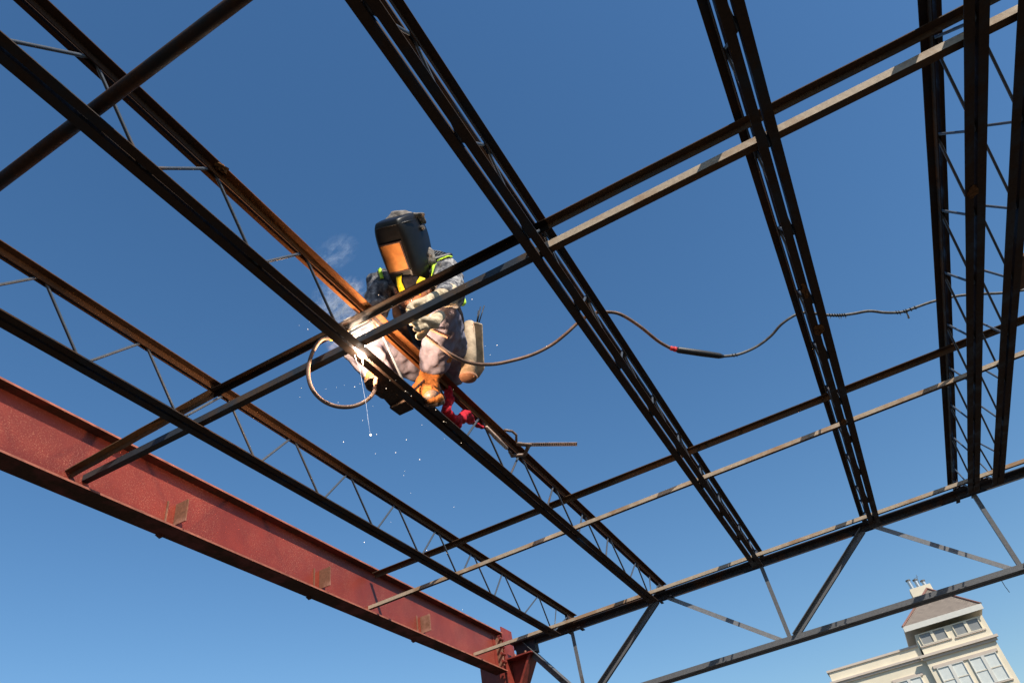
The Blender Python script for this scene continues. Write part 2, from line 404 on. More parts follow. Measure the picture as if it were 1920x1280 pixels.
for kk in range(3):
    x = bots[0]+1.1+kk*1.4; MB().box((x, 7.075, 1.7445), (x+rnd.uniform(.03,.05), 7.125, 1.7515)).build('spacer_plate', M['girder'], gird)
# tie wires dangling from the girder's bottom chord
t1 = MB().tube([at(1878,1088,y=7.12), at(1884,1098,y=7.13), at(1893,1110,y=7.14)], .0028, 5).build('tie_wire', M['bolt'])
tag(t1, 'thin dark tie wire hanging below the girder near the right edge', 'wire')

# near-end support outside the frame keeps the joists from floating
nb = empty('support_beam', (0, -3.2, ZB-.3), 'dark steel support beam under the near ends of the joists', 'steel beam')
MB().box((-3.5, -3.30, ZB-.302), (6, -3.10, ZB-.29)).build('flange', M['girder_top'], nb)
MB().box((-3.5, -3.30, ZB-.014), (6, -3.10, ZB-.0015)).build('flange', M['girder_top'], nb)
MB().box((-3.5, -3.206, ZB-.2895), (6, -3.195, ZB-.0145)).build('web', M['girder_top'], nb)

# ------------------------------------------------------------------ far building
def P(x, y, z): return (x, y, z)
k = 2.0; FY = 80.0
bld = empty('apartment_building', (6, FY+6, GZ), 'cream stucco building with a hipped tower roof and chimney, lower right', 'building')
stucco = simple('cream_stucco', (.74,.655,.50), .9, .2, .06, .8, .1); trim = simple('pinkish_trim', (.56,.47,.39), .8, .2, .06, 2, .1)
shing = None
m, nt, b = newmat('roof_shingle'); v = coords(nt, (1,1,1))
br = nt.nodes.new('ShaderNodeTexBrick'); br.inputs['Scale'].default_value = 2.2; br.inputs['Color1'].default_value = (.165,.135,.11,1); br.inputs['Color2'].default_value = (.225,.185,.15,1)
br.inputs['Mortar'].default_value = (.09,.065,.05,1); br.inputs['Mortar Size'].default_value = .03; br.inputs['Brick Width'].default_value = .7; br.inputs['Row Height'].default_value = .3
mp = nt.nodes.new('ShaderNodeMapping'); mp.inputs['Rotation'].default_value = (math.radians(90),0,0); nt.links.new(v, mp.inputs['Vector']); nt.links.new(mp.outputs[0], br.inputs['Vector'])
nt.links.new(br.outputs['Color'], b.inputs['Base Color']); b.inputs['Roughness'].default_value = .9; shing = m
glass = simple('window_glass', (.24,.245,.24), .45, .4, .1, 1, 0); blind = simple('blind_behind_glass', (.62,.64,.60), .35, .5, .06, 3, 0)
frame = simple('window_frame_white', (.62,.60,.54), .6, .3, .05, 3, 0); soff = simple('soffit_grey', (.60,.54,.44), .9, .1, .08, 2, 0)
metal = simple('flue_metal', (.45,.48,.5), .35, .5, .1, 4, 0, .7); ridge = simple('ridge_tile', (.20,.105,.085), .8, .2, .2, 3, .2)
X = lambda v: v*k
MB().box((X(2.12), FY, GZ), (X(5.18), FY+9, X(7.60))).build('tower_wall', stucco, bld)
MB().box((X(2.20), FY+.003, X(7.60)), (X(5.22), FY+8.9, X(8.66))).build('upper_wall', stucco, bld)
MB().box((X(-2.10), FY+.35, GZ), (X(2.12)-.003, FY+10, X(8.20))).build('wing_wall', stucco, bld)
mb = MB(); mb.box((X(-2.17), FY+.25, X(8.20)), (X(2.12)-.003, FY+10.1, X(8.29))); mb.build('parapet_cap', trim, bld)
mb = MB(); mb.box((X(-2.22), FY+.10, X(7.70)), (X(2.05), FY+.347, X(7.79))); mb.box((X(-2.16), FY+.20, X(7.60)), (X(2.05), FY+.347, X(7.70)-.003))
mb.build('wing_cornice', trim, bld)
mb = MB(); mb.box((X(1.94), FY-.32, X(7.64)), (X(5.36), FY-.003, X(7.75))); mb.box((X(2.02), FY-.14, X(7.52)), (X(5.28), FY-.003, X(7.64)-.003)); mb.build('cornice', trim, bld)
# roof: hipped with eave board
ex0, ex1, ez = X(1.88), X(5.40), X(9.07)
rx0, rx1, rz, ry = X(3.86)-.6, X(3.86)+.6, X(10.92), FY+4.0
mb = MB(); y0, y1 = FY-.42, FY+8.9
mb.add([(ex0,y0,ez),(ex1,y0,ez),(ex1,y1,ez),(ex0,y1,ez),(rx0+.6,ry,rz),(rx1-.6,ry,rz)], [(0,1,5,4),(1,2,5),(2,3,4,5),(3,0,4),(0,3,2,1)]); roof = mb.build('roof', shing, bld)
MB().box((ex0-.02, y0-.05, ez-.46), (ex1+.02, y0+.0-.003, ez+.02)).build('eave_board', frame, bld)
mb = MB(); mb.box((ex0, y0+.001, ez-.26), (ex1, y1, ez-.003)); mb.build('soffit', soff, bld)
for i in range(22): 
    xx = ex0+.15+i*(ex1-ex0-.3)/21; MB().box((xx-.05, y0+.01, ez-.40), (xx+.05, FY, ez-.262)).build('rafter_tail', soff, bld)
mb = MB()
for (a, c2) in (((ex0,y0,ez),(rx0+.6,ry,rz)), ((ex1,y0,ez),(rx1-.6,ry,rz))):
    a, c2 = V(a), V(c2); n = 26
    for i in range(n):
        q = a.lerp(c2, i/n); q2 = a.lerp(c2, (i+1.15)/n); mb.tube([q+V((0,0,.02)), q2+V((0,0,.06))], [.12,.09], 8)
    mb.build('ridge_tiles', ridge, roof); mb = MB()
CY = FY+5.2
ch = MB().box((X(3.14), CY, X(9.4)), (X(4.17), CY+1.6, X(11.30))).build('chimney', stucco, bld)
for i, (xx, hh) in enumerate(((3.34, 1.0), (3.66, .85), (3.97, .55))):
    MB().tube([(X(xx), CY+.8, X(11.30)), (X(xx)-.05, CY+.8, X(11.30)+hh)], .19, 10).build('flue', metal, ch)
    MB().tube([(X(xx)-.05, CY+.8, X(11.30)+hh), (X(xx)-.05, CY+.8, X(11.30)+hh+.13)], .25, 10).build('flue_cap', M['bolt'], ch)
MB().tube([(X(3.7), CY+.9, X(11.3)), (X(3.82), CY+.9, X(12.0))], .02, 5).tube([(X(3.62), CY+.9, X(11.85)), (X(3.88), CY+.9, X(11.9))], .015, 5).build('aerial', M['bolt'], ch)
def window(xa, xb, za, zb2, panes, rows, mat, fy):
    fr = MB(); xa, xb, za, zb2 = X(xa), X(xb), X(za), X(zb2); t = .09
    t = .06; fr.box((xa-t, fy-.10, zb2), (xb+t, fy-.003, zb2+t)); fr.box((xa-t, fy-.10, za-t), (xb+t, fy-.003, za))
    fr.box((xa-t, fy-.10, za+.001), (xa, fy-.003, zb2-.001)); fr.box((xb, fy-.10, za+.001), (xb+t, fy-.003, zb2-.001))
    pw = (xb-xa)/panes
    for i in range(1, panes): fr.box((xa+i*pw-.14, fy-.10, za+.001), (xa+i*pw+.14, fy-.003, zb2-.001))
    w = fr.build('window', stucco if rows == 1 else frame, bld)
    mb = MB()
    for i in range(panes):
        mb.box((xa+i*pw+(.141 if i else .001), fy-.035, za+.001), (xa+(i+1)*pw-(.141 if i < panes-1 else .001), fy-.0035, zb2-.001))
    mb.build('pane', mat, w)
    if rows > 1:
        mb = MB(); zm = (za+zb2)/2
        for i in range(panes): mb.box((xa+i*pw+(.142 if i else .002), fy-.07, zm-.04), (xa+(i+1)*pw-(.142 if i < panes-1 else .002), fy-.036, zm+.04))
        mb.build('glazing_bar', soff, w)
    MB().box((xa-.25, fy-.09, za-t-.11), (xb+.25, fy-.003, za-t-.003)).build('sill', trim, w)
    if rows > 1: MB().box((xa-.3, fy-.10, zb2+t+.003), (xb+.3, fy-.003, zb2+t+.26)).build('lintel', trim, w)
window(2.36, 3.47, 8.16, 8.60, 2, 1, glass, FY)
window(3.86, 4.95, 8.13, 8.60, 2, 1, glass, FY)
for z in (6.0, 4.2):
    window(2.42, 3.50, z, z+1.08, 2, 2, blind, FY)
    window(3.80, 4.90, z, z+1.08, 2, 2, blind, FY)
    window(.55, 1.60, z, z+1.0, 2, 2, blind, FY+.35)
    window(-1.5, -.45, z, z+1.0, 2, 2, blind, FY+.35)
MB().box((X(-2.35), FY+1.2, X(7.3)), (X(-2.10)-.003, FY+1.5, X(7.36))).build('light_fitting', M['bolt'], bld)

# brown plywood panel standing on the joists at the right edge
o = MB().box((1.735, 4.13, ZT+.001), (3.3, 4.47, ZT+.021)).build('plywood_board', simple('plywood_brown', (.13,.075,.05), .8, .2, .3, 14))
tag(o, 'brown board edge showing at the right margin above the cable', 'board')

# rust clods
def clod(p, r, label, par=None):
    mb = MB().ball(p, r, 14, 9); me = mb.mesh('rust_clod', True)
    for v in me.vertices: v.co += V((rnd.uniform(-1,1), rnd.uniform(-1,1), rnd.uniform(-1,1)))*min(r)*.9
    o = bpy.data.objects.new('rust_clod', me); me.materials.append(M['clod']); link(o); tag(o, label, 'rust patch', 'clods of rust and mud stuck to the joists')
clod((JX['e']-.014, 2.95, ZB-.001), (.024,.042,.005), 'round brown rusty clod under the left joist of the close right pair')
clod((JX['d']-.012, 3.50, ZB-.001), (.030,.050,.006), 'brown clod on the fourth joist just below the welding cable')
clod((JX['d']-.024, 3.13, ZB-.001), (.014,.070,.004), 'thin brown crust on the fourth joist just above the cable')
clod((JX['b']+.030, 1.20, ZT-.007), (.018,.03,.009), 'orange clod on the upper chord left of the welder')
clod((JX['d']-.018, 4.6, ZB-.001), (.018,.045,.004), 'brown clod on the fourth joist where the far upper bridging bar crosses')

exec_worker = True
# ------------------------------------------------------------------ arc, light
ARC = at(672, 652, z=2.345); ARC.x = JX['b']+.001
pl = bpy.data.lights.new('arc_light', 'POINT'); pl.energy = 31; pl.shadow_soft_size = .02; pl.color = (1, .66, .40)
lo = bpy.data.objects.new('arc_light', pl); COL.objects.link(lo); lo.location = ARC + V((-.012, .11, .030))
pl2 = bpy.data.lights.new('arc_glow_under', 'POINT'); pl2.energy = .22; pl2.shadow_soft_size = .01; pl2.color = (1, .8, .6)
lo = bpy.data.objects.new('arc_glow_under', pl2); COL.objects.link(lo); lo.location = at(666, 664, z=2.275)
arc = empty('weld_arc', ARC, 'blinding white welding arc on the joist below the welder', 'welding arc')
mb = MB().ball(ARC+V((0,0,-.035)), (.0068,.042,.020), 10, 8); mb.ball(ARC+V((.0,.0,.008)), (.018,.034,.016), 10, 8); mb.ball(ARC+V((-.004,.008,-.047)), (.014,.020,.007), 10, 8)
me_ = mb.build('arc_core', emit('arc_white', (1,.93,.84), 160), arc, True)
mb = MB().ball(ARC+V((-.006,.012,-.049)), (.012,.016,.006), 10, 6)
mb.tube([ARC+V((-.008,.02,-.05)), ARC+V((-.008,.021,-.066)), ARC+V((-.012,.03,-.085))], [.004,.003,.0015], 6)
mb.build('molten_drip', emit('molten_orange', (1,.72,.42), 35), arc, True)

# sparks
em_w = emit('spark_white', (1,.80,.58), 2.2); em_o = emit('spark_orange', (1,.62,.25), 10)
spk = [(581,603),(561,610),(686,628),(710,553),(565,727),(562,744),(611,729),(631,726),(646,722),(665,725),(675,719),(634,754),(699,761),(680,788),(644,828),
 (791,796),(762,824),(833,822),(759,883),(787,861),(757,891),(770,924),(851,950),(733,978),(683,1016),(800,1031),(838,1036),(867,1142),(910,648),(932,647),(919,665),(1025,649),
 (885,561),(817,768),(850,730),(731,713),(742,713),(760,733),(771,742),(724,728),(832,790),(836,791),(865,830),(577,617),(735,574),(766,581),(706,814),(684,814),(704,850),(742,848)]
sp0 = None
for i, (px, py) in enumerate(spk):
    y = 2.08 + rnd.uniform(-.12, .05) + max(0, (py-800))*.0014
    p = at(px, py, y=y); r = rnd.choice((.0006,.0008,.0012))
    if sp0 is None:
        sp0 = MB().ball((0,0,0), 1.0, 8, 6).build('spark', em_w, None, True); o = sp0
    else: o = sp0.copy(); COL.objects.link(o)
    o.location = p; o.scale = (r, r, r*rnd.uniform(1, 1.5))
    tag(o, 'tiny white spark flying in the air around and below the welding arc', 'spark', 'sparks falling from the weld')
bp = at(695, 815, y=2.12)
o = MB().ball((0,0,0), .0038, 10, 7).build('spark', emit('spark_big', (1,.75,.45), 6), None, True); o.location = bp
tag(o, 'largest bright spark at the lower end of the falling spark trail', 'spark', 'sparks falling from the weld')
tr = [at(665,666,y=2.13), at(668,676,y=2.125), at(674,688,y=2.12), at(677,705,y=2.115), at(682,735,y=2.11), at(687,760,y=2.11), at(690,785,y=2.115), at(694,812,y=2.12)]
o = MB().tube(tr, [.0015,.0011,.0007,.00045,.0004,.0004,.0004,.0003], 5).build('spark_trail', emit('trail', (.85,.85,.9), .6), None, True)
tag(o, 'thin pale streak of falling sparks under the arc', 'spark trail')
# ------------------------------------------------------------------ the welder
def wv(px, py, y): return at(px, py, y=y)
W = empty('person', (JX['b'], 2.85, ZB), 'welder in a black welding helmet crouched on a steel joist, gripping a bar', 'person')
m, nt, b = newmat('shirt_plaid'); v = coords(nt, (1,1,1))
na = noise(nt, v, 16, 5, .7); nb_ = noise(nt, v, 5, 3, .5); vs_ = coords(nt, (1,1,.35)); nc = noise(nt, vs_, 38, 3)
c1 = ramp(nt, na, [(.42, (.022,.024,.03)), (.52, (.10,.10,.115)), (.62, (.50,.48,.46))]); c2 = ramp(nt, nc, [(.42, (.04,.04,.05)), (.58, (.28,.27,.27))])
nt.links.new(mixc(nt, .4, c1, c2), b.inputs['Base Color']); b.inputs['Roughness'].default_value = .95; b.inputs['Specular IOR Level'].default_value = .1
bump(nt, b, noise(nt, v, 30, 4), .5, .006); M['shirt'] = m
m, nt, b = newmat('jeans'); v = coords(nt); n1 = noise(nt, v, 9, 5, .6); n2 = noise(nt, v, 120, 2)
nt.links.new(ramp(nt, n1, [(.3, (.115,.115,.155)), (.7, (.235,.215,.275))]), b.inputs['Base Color']); b.inputs['Roughness'].default_value = .95; b.inputs['Specular IOR Level'].default_value = .1
bump(nt, b, noise(nt, coords(nt, (1,1,.35)), 15, 3, .5), .55, .02); M['jeans'] = m
M['skin'] = simple('skin', (.42,.22,.15), .5, .4, .08, 20)
M['glove'] = simple('glove_leather', (.56,.45,.31), .9, .15, .38, 34, 1.0, bd=.009)
M['boot'] = simple('boot_suede', (.34,.125,.035), .9, .15, .3, 22, .8, bd=.005)
M['sole'] = simple('boot_sole', (.045,.03,.022), .8, .2, .4, 60, .9, bd=.004)
M['toe'] = simple('scuffed_toecap', (.19,.14,.11), .4, .5, .3, 20)
M['helmet'] = simple('helmet_black_plastic', (.006,.0055,.0055), .38, .22, .4, 14, .25)
M['brown_black'] = simple('lens_rim_plastic', (.05,.022,.014), .4, .4, .3, 30)
M['vest_dark'] = simple('vest_dark_mesh', (.020,.018,.022), .95, .1, .4, 60, .6)
M['lime'] = simple('lime_trim', (.50,.80,.06), .7, .2, .12, 20)
M['yellow'] = simple('harness_yellow', (.78,.58,.02), .75, .2, .15, 30)
M['brown'] = simple('leather_brown', (.24,.105,.06), .7, .3, .25, 25, .6)
M['apron'] = simple('leather_pinkish', (.24,.115,.075), .85, .2, .15, 18, .6)
M['cap'] = simple('cap_camo', (.17,.15,.135), .9, .1, .75, 30, .4)
M['canvas'] = simple('canvas_beige', (.43,.325,.225), .95, .1, .3, 22, .9, bd=.006)
M['canvas_in'] = simple('pouch_bottom', (.30,.15,.09), .9, .1, .25, 30)
M['chrome'] = simple('chrome', (.7,.66,.6), .2, .6, .1, 5, 0, .8)
M['rubber'] = simple('black_rubber', (.012,.012,.013), .5, .4, .3, 30)
m, nt, b = newmat('lens_copper'); v = coords(nt); n1 = noise(nt, v, 16, 5); n2 = noise(nt, v, 70, 3)
cc = ramp(nt, n1, [(.35, (.36,.125,.028)), (.65, (.56,.225,.055))]); nt.links.new(cc, b.inputs['Base Color']); b.inputs['Roughness'].default_value = .38
b.inputs['Specular IOR Level'].default_value = .6; b.inputs['Metallic'].default_value = .25; bump(nt, b, n2, .2, .001); M['lens'] = m

pel = V((-1.545, 3.00, 2.80)); belly = V((-1.46, 2.86, 2.93)); chest = V((-1.415, 2.66, 3.04)); neck = V((-1.405, 2.52, 3.14))
shL = wv(838, 514, 2.60); shR = wv(716, 532, 2.52)
elL = wv(848, 552, 2.44); wrL = wv(826, 556, 2.30); elR = wv(706, 580, 2.46); wrR = wv(676, 604, 2.36)
hipL = V((-1.455, 2.99, 2.77)); hipR = V((-1.63, 2.97, 2.77))
knL = wv(830, 590, 2.50); anL = wv(812, 690, 2.79); knR = V((-1.725, 2.38, 2.64)); anR = V((-1.69, 2.60, 2.44))
HC = wv(761, 465, 2.38)          # centre of the helmet
cdir = (-HC).normalized()
rr = (RIGHT - cdir*RIGHT.dot(cdir)).normalized(); uu = (-DOWN - cdir*(-DOWN).dot(cdir)); uu = (uu - rr*uu.dot(rr)).normalized()
a = math.radians(13); r2 = rr*math.cos(a)+uu*math.sin(a); u2 = uu*math.cos(a)-rr*math.sin(a)
HF = (cdir - r2*.50 - u2*.12).normalized()
HU = (u2 - HF*u2.dot(HF)).normalized(); HX = HU.cross(HF) * -1   # HX points to the viewer's right
if HX.dot(RIGHT) < 0: HX = -HX
def hp(x, f, u, s=1.0): return HC + HX*(x*s) + HF*(f*s) + HU*(u*s)

# body: one continuous skin (torso, neck, head, arms, legs)
mb = MB()
mb.capsule(pel, belly, .13, .125, .8); mb.capsule(belly, chest, .125, .15, .75); mb.capsule(chest, neck, .11, .06)
mb.capsule(neck, hp(0,-.05,-.02), .058, .06); mb.ball(hp(0,-.02,.03), (.085,.10,.115), 16, 12)
mb.capsule(chest, shL, .09, .065); mb.capsule(chest, shR, .09, .065)
for s_, e_, w_ in ((shL, elL, wrL), (shR, elR, wrR)): mb.capsule(s_, e_, .055, .042); mb.capsule(e_, w_, .042, .028)
for h_, k_, n_ in ((hipL, knL, anL), (hipR, knR, anR)): mb.capsule(h_, k_, .085, .055); mb.capsule(k_, n_, .052, .034)
nose = hp(0, .085, .0); mb.ball(nose, .018, 8, 6)
fused(mb, 'body', M['skin'], W, .012, 3)

# trousers
mb = MB()
mb.capsule(pel+V((0,.01,-.01)), belly, .155, .145, .85)
for h_, k_, n_, sd in ((hipL, knL, anL, 1), (hipR, knR, anR, -1)):
    mb.capsule(h_, k_, .104, .088, .95); mb.capsule(k_, k_.lerp(n_, .5), .090, .090, .95); mb.capsule(k_.lerp(n_, .45), n_.lerp(k_, .10), .088, .084, .9)
o = fused(mb, 'trousers', M['jeans'], W, .007, 3, .036, .075, 1)
# frayed hem
# shirt
mb = MB()
mb.capsule(belly, chest, .150, .172, .78); mb.capsule(chest, neck.lerp(chest, .25), .15, .10)
mb.capsule(chest.lerp(shL, .4), shL, .11, .088); mb.capsule(chest.lerp(shR, .4), shR, .11, .085)
mb.capsule(shL, elL, .086, .072); mb.capsule(elL, wrL.lerp(elL, .15), .070, .052)
mb.capsule(shR, elR, .084, .068); mb.capsule(elR, wrR.lerp(elR, .2), .066, .050)
shirt = fused(mb, 'shirt', M['shirt'], W, .008, 3, .042, .075, 1)
# vest body
mb = MB()
mb.capsule(belly.lerp(pel,.3), chest, .163, .188, .80); mb.capsule(chest, neck.lerp(chest, .35), .165, .105)
vest = fused(mb, 'work_vest', M['vest_dark'], W, .009, 4, .02, .06, 1)
# front leather bib under the chin
mb = MB(); bc = wv(775, 552, 2.44)
mb.capsule(wv(768, 540, 2.46), wv(800, 590, 2.62), .085, .105, .45, side=RIGHT)
bib = fused(mb, 'chest_panel', M['vest_dark'], W, .007, 4, .02, .05, 1)
mb = MB().capsule(wv(762,578,2.74), wv(772,628,2.88), .085, .10, .6, side=RIGHT); fused(mb, 'lap_apron', simple('lap_leather', (.055,.030,.02), .8, .2, .4, 25), W, .009, 3, .03, .06, 1)
def bvh(*obs):
    vs = []; ps = []
    for o in obs:
        n = len(vs); vs += [v.co.copy() for v in o.data.vertices]; ps += [tuple(i+n for i in p.vertices) for p in o.data.polygons]
    return BVHTree.FromPolygons(vs, ps)
tree = bvh(vest, bib); tree2 = bvh(vest, shirt, bib)
def strap(pix, width, name, mat, off=.006, thick=.004, tree=tree):
    """a flat strap laid over the clothing along a run of points seen from the front"""
    P_ = []; N_ = []
    dense = []
    for i in range(len(pix)-1):
        for k in range(6): t = k/6; dense.append((pix[i][0]*(1-t)+pix[i+1][0]*t, pix[i][1]*(1-t)+pix[i+1][1]*t))
    dense.append(pix[-1])
    for p in dense:
        d = ray(*p).normalized(); h = tree.ray_cast(V((0,0,0)), d)
        if h[0] is None: 
            q = d*( (P_[-1].length) if P_ else 4.4); h = tree.find_nearest(q)
        P_.append(h[0]); N_.append(h[1] if h[1].dot(d) < 0 else -h[1])
    mb = MB(); n = len(P_); vs = []
    for i in range(n):
        t = (P_[min(i+1,n-1)]-P_[max(i-1,0)]).normalized(); s_ = t.cross(N_[i]).normalized()
        c = P_[i]+N_[i]*off
        vs += [c-s_*width/2, c+s_*width/2, c+s_*width/2+N_[i]*thick, c-s_*width/2+N_[i]*thick]
    fs = []
    for i in range(n-1):
        for k in range(4): j = (k+1) % 4; fs.append((i*4+k, i*4+j, i*4+4+j, i*4+4+k))
    fs += [(3,2,1,0), tuple((n-1)*4+k for k in range(4))]
    mb.add(vs, fs); return mb.build(name, mat, W, True)
strap([(750,520),(752,535),(757,552)], .036, 'harness_strap', M['yellow'], .008)
strap([(738,524),(740,538),(750,556)], .030, 'leather_band', M['apron'], .006)
strap([(803,498),(795,515),(788,530),(782,552)], .040, 'harness_strap', M['yellow'], .008)
strap([(720,512),(721,528),(726,545)], .022, 'vest_trim', M['lime'], .004)
strap([(846,484),(834,479),(822,484),(814,497),(812,520)], .016, 'vest_trim', M['lime'], .006, .005, tree2)
strap([(712,500),(713,512),(716,524)], .020, 'vest_trim', M['lime'], .006, .005, tree2)
strap([(738,520),(738,545),(752,568),(775,585)], .035, 'harness_strap', M['rubber'], .010)
strap([(812,505),(806,535),(800,560)], .028, 'tool_strap', M['brown'], .010)
strap([(752,572),(775,562),(800,548)], .030, 'tool_strap', M['brown'], .012)
mb = MB()
for (px, py) in ((766,556),(772,562),(776,566),(777,552),(768,565),(792,572)):
    h = tree.ray_cast(V((0,0,0)), ray(px,py).normalized())
    if h[0]: MB().ball(h[0]-ray(px,py).normalized()*.019, (.006,.005,.006), 8, 5).build('strap_rivet', M['chrome'], W, True)
tq = wv(868, 556, 2.72)
mb = MB().capsule(wv(862,548,2.72), wv(868,568,2.72), .022, .022, .6); fused(mb, 'vest_flap', M['lime'], W, .005, 2)
mb = MB()
for i in range(5): mb.tube([wv(800+i*5,482,2.62), wv(812+i*5,470+i,2.66), wv(826+i*3,472+i,2.70), wv(838+i,484+i,2.70)], .006, 6)
mb.build('harness_loop', M['rubber'], W, True)
mb = MB().capsule(wv(812,490,2.62), wv(838,482,2.68), .045, .04, .6); fused(mb, 'harness_pad', M['rubber'], W, .008, 3)

# leather strap round the thigh
mb = MB(); q0 = wv(800, 606, 2.42); q1 = wv(840, 627, 2.48)
mb.bar(wv(806,616,2.465), wv(842,632,2.50), .010, .030, up=(0,-.6,-.8)); mb.build('leg_strap', M['brown'], W)

# helmet: lofted shell
rings = [(-.252,.042,.070,.090,.035),(-.225,.062,.100,.128,-.01),(-.15,.077,.130,.158,-.06),(-.10,.080,.136,.165,-.075),(-.05,.081,.138,.170,-.085),(.05,.085,.144,.178,-.10),(.12,.083,.138,.176,-.085),(.163,.078,.126,.166,-.055),(.183,.070,.112,.150,-.03),(.193,.056,.09,.11,.0)]
HS = .97
vs = []; fs = []; prof_n = 0
for (u, wf, wd, F, Bk) in rings:
    wf *= .90; wd *= .87; F *= .95
    pr = [(-wd*.90, Bk-.02), (-wd*.98, Bk+(F-Bk)*.25), (-wd*.96, Bk+(F-Bk)*.55), (-(wf+wd)/2*.99, F-(wd-wf)*.42), (-wf, F), (-wf*.5, F+.001), (0, F+.002), (wf*.5, F+.001), (wf, F), ((wf+wd)/2*.99, F-(wd-wf)*.42), (wd*.96, Bk+(F-Bk)*.55), (wd*.98, Bk+(F-Bk)*.25), (wd*.90, Bk-.02)]
    prof_n = len(pr); vs += [hp(x, f, u, HS) for x, f in pr]
for i in range(len(rings)-1):
    for k in range(prof_n-1): fs.append((i*prof_n+k, i*prof_n+k+1, (i+1)*prof_n+k+1, (i+1)*prof_n+k))
fs.append(tuple(range(prof_n-1,-1,-1))); fs.append(tuple((len(rings)-1)*prof_n+k for k in range(prof_n)))
hel = MB().add(vs, fs).build('helmet_shell', M['helmet'], W, True)
md = hel.modifiers.new('sub', 'SUBSURF'); md.levels = md.render_levels = 2
for e in hel.data.edges: pass
cr = hel.data.attributes.new('crease_edge', 'FLOAT', 'EDGE')
for e in hel.data.edges:
    a_, b_ = e.vertices; ka, kb = a_ % prof_n, b_ % prof_n
    cr.data[e.index].value = .85 if (ka == kb and ka in (4, 8)) else (.7 if (a_//prof_n == b_//prof_n == 8) else (.5 if (a_//prof_n == b_//prof_n == 1) else 0))
# brow band, lens frame and lens on the flat front
mb = MB()
fl = .078; lt, lb = .035, -.115; LF = .182
def rim(x0, x1, z0, z1, f, th, w):
    for (a0, a1, c0, c1) in ((x0-w, x1+w, z1, z1+w), (x0-w, x1+w, z0-w, z0), (x0-w, x0, z0, z1), (x1, x1+w, z0, z1)):
        mb.add([hp(a0,f,c0),hp(a1,f,c0),hp(a1,f,c1),hp(a0,f,c1),hp(a0,f+th,c0),hp(a1,f+th,c0),hp(a1,f+th,c1),hp(a0,f+th,c1)], [(0,3,2,1),(4,5,6,7),(0,1,5,4),(1,2,6,5),(2,3,7,6),(3,0,4,7)])
def hq(x, f, u): return hp(x*.92, (f-.008)+.085*(u+.04), u)
_hp = hp
def rim2(x0, x1, z0, z1, f0, f1, w):
    for (a0, a1, c0, c1) in ((x0-w, x1+w, z1, z1+w), (x0-w, x1+w, z0-w, z0), (x0-w, x0, z0, z1), (x1, x1+w, z0, z1)):
        mb.add([hq(a0,f0,c0),hq(a1,f0,c0),hq(a1,f0,c1),hq(a0,f0,c1),hq(a0,f1,c0),hq(a1,f1,c0),hq(a1,f1,c1),hq(a0,f1,c1)], [(0,3,2,1),(4,5,6,7),(0,1,5,4),(1,2,6,5),(2,3,7,6),(3,0,4,7)])
lx, lt, lb = .065, .054, -.096
rim2(-lx, lx, lb, lt, .150, .176, .009)
fr = mb.build('lens_frame', M['brown_black'], hel, bevel=.002)
mb = MB(); mb.add([hq(-lx,.173,lb),hq(lx,.173,lb),hq(lx,.173,lt),hq(-lx,.173,lt),hq(-lx,.155,lb),hq(lx,.155,lb),hq(lx,.155,lt),hq(-lx,.155,lt)], [(0,3,2,1),(4,5,6,7),(0,1,5,4),(1,2,6,5),(2,3,7,6),(3,0,4,7)])
mb.build('lens', M['lens'], hel)
mb = MB().tube([hp(.105,-.03,.085), hp(.128,-.03,.085)], .016, 12).tube([hp(.128,-.03,.085), hp(.134,-.03,.085)], .009, 12)
mb.build('pivot_knob', M['bolt'], hel)
mb = MB()
mb.tube([hp(-.070,.150,.150), hp(-.035,.158,.152), hp(.035,.158,.152), hp(.070,.150,.150), hp(.105,.09,.148), hp(.122,.03,.143)], .004, 6); mb.build('shell_rib', M['helmet'], hel, True)
# skull cap with a bunched knot behind
mb = MB().ball(hp(.0,-.03,.10), (.108,.112,.118), 18, 12); mb.capsule(hp(.06,-.05,.165), hp(.125,-.06,.155), .026, .018, .6); mb.capsule(hp(.11,-.06,.155), hp(.125,-.07,.11), .020, .015, .6)
fused(mb, 'skull_cap', M['cap'], W, .006, 3, .018, .04, 1)
mb = MB().capsule(hp(.06,-.05,-.09), neck+V((0,.02,-.02)), .075, .095); fused(mb, 'neck_cloth', M['cap'], W, .009, 3, .03, .05, 2)

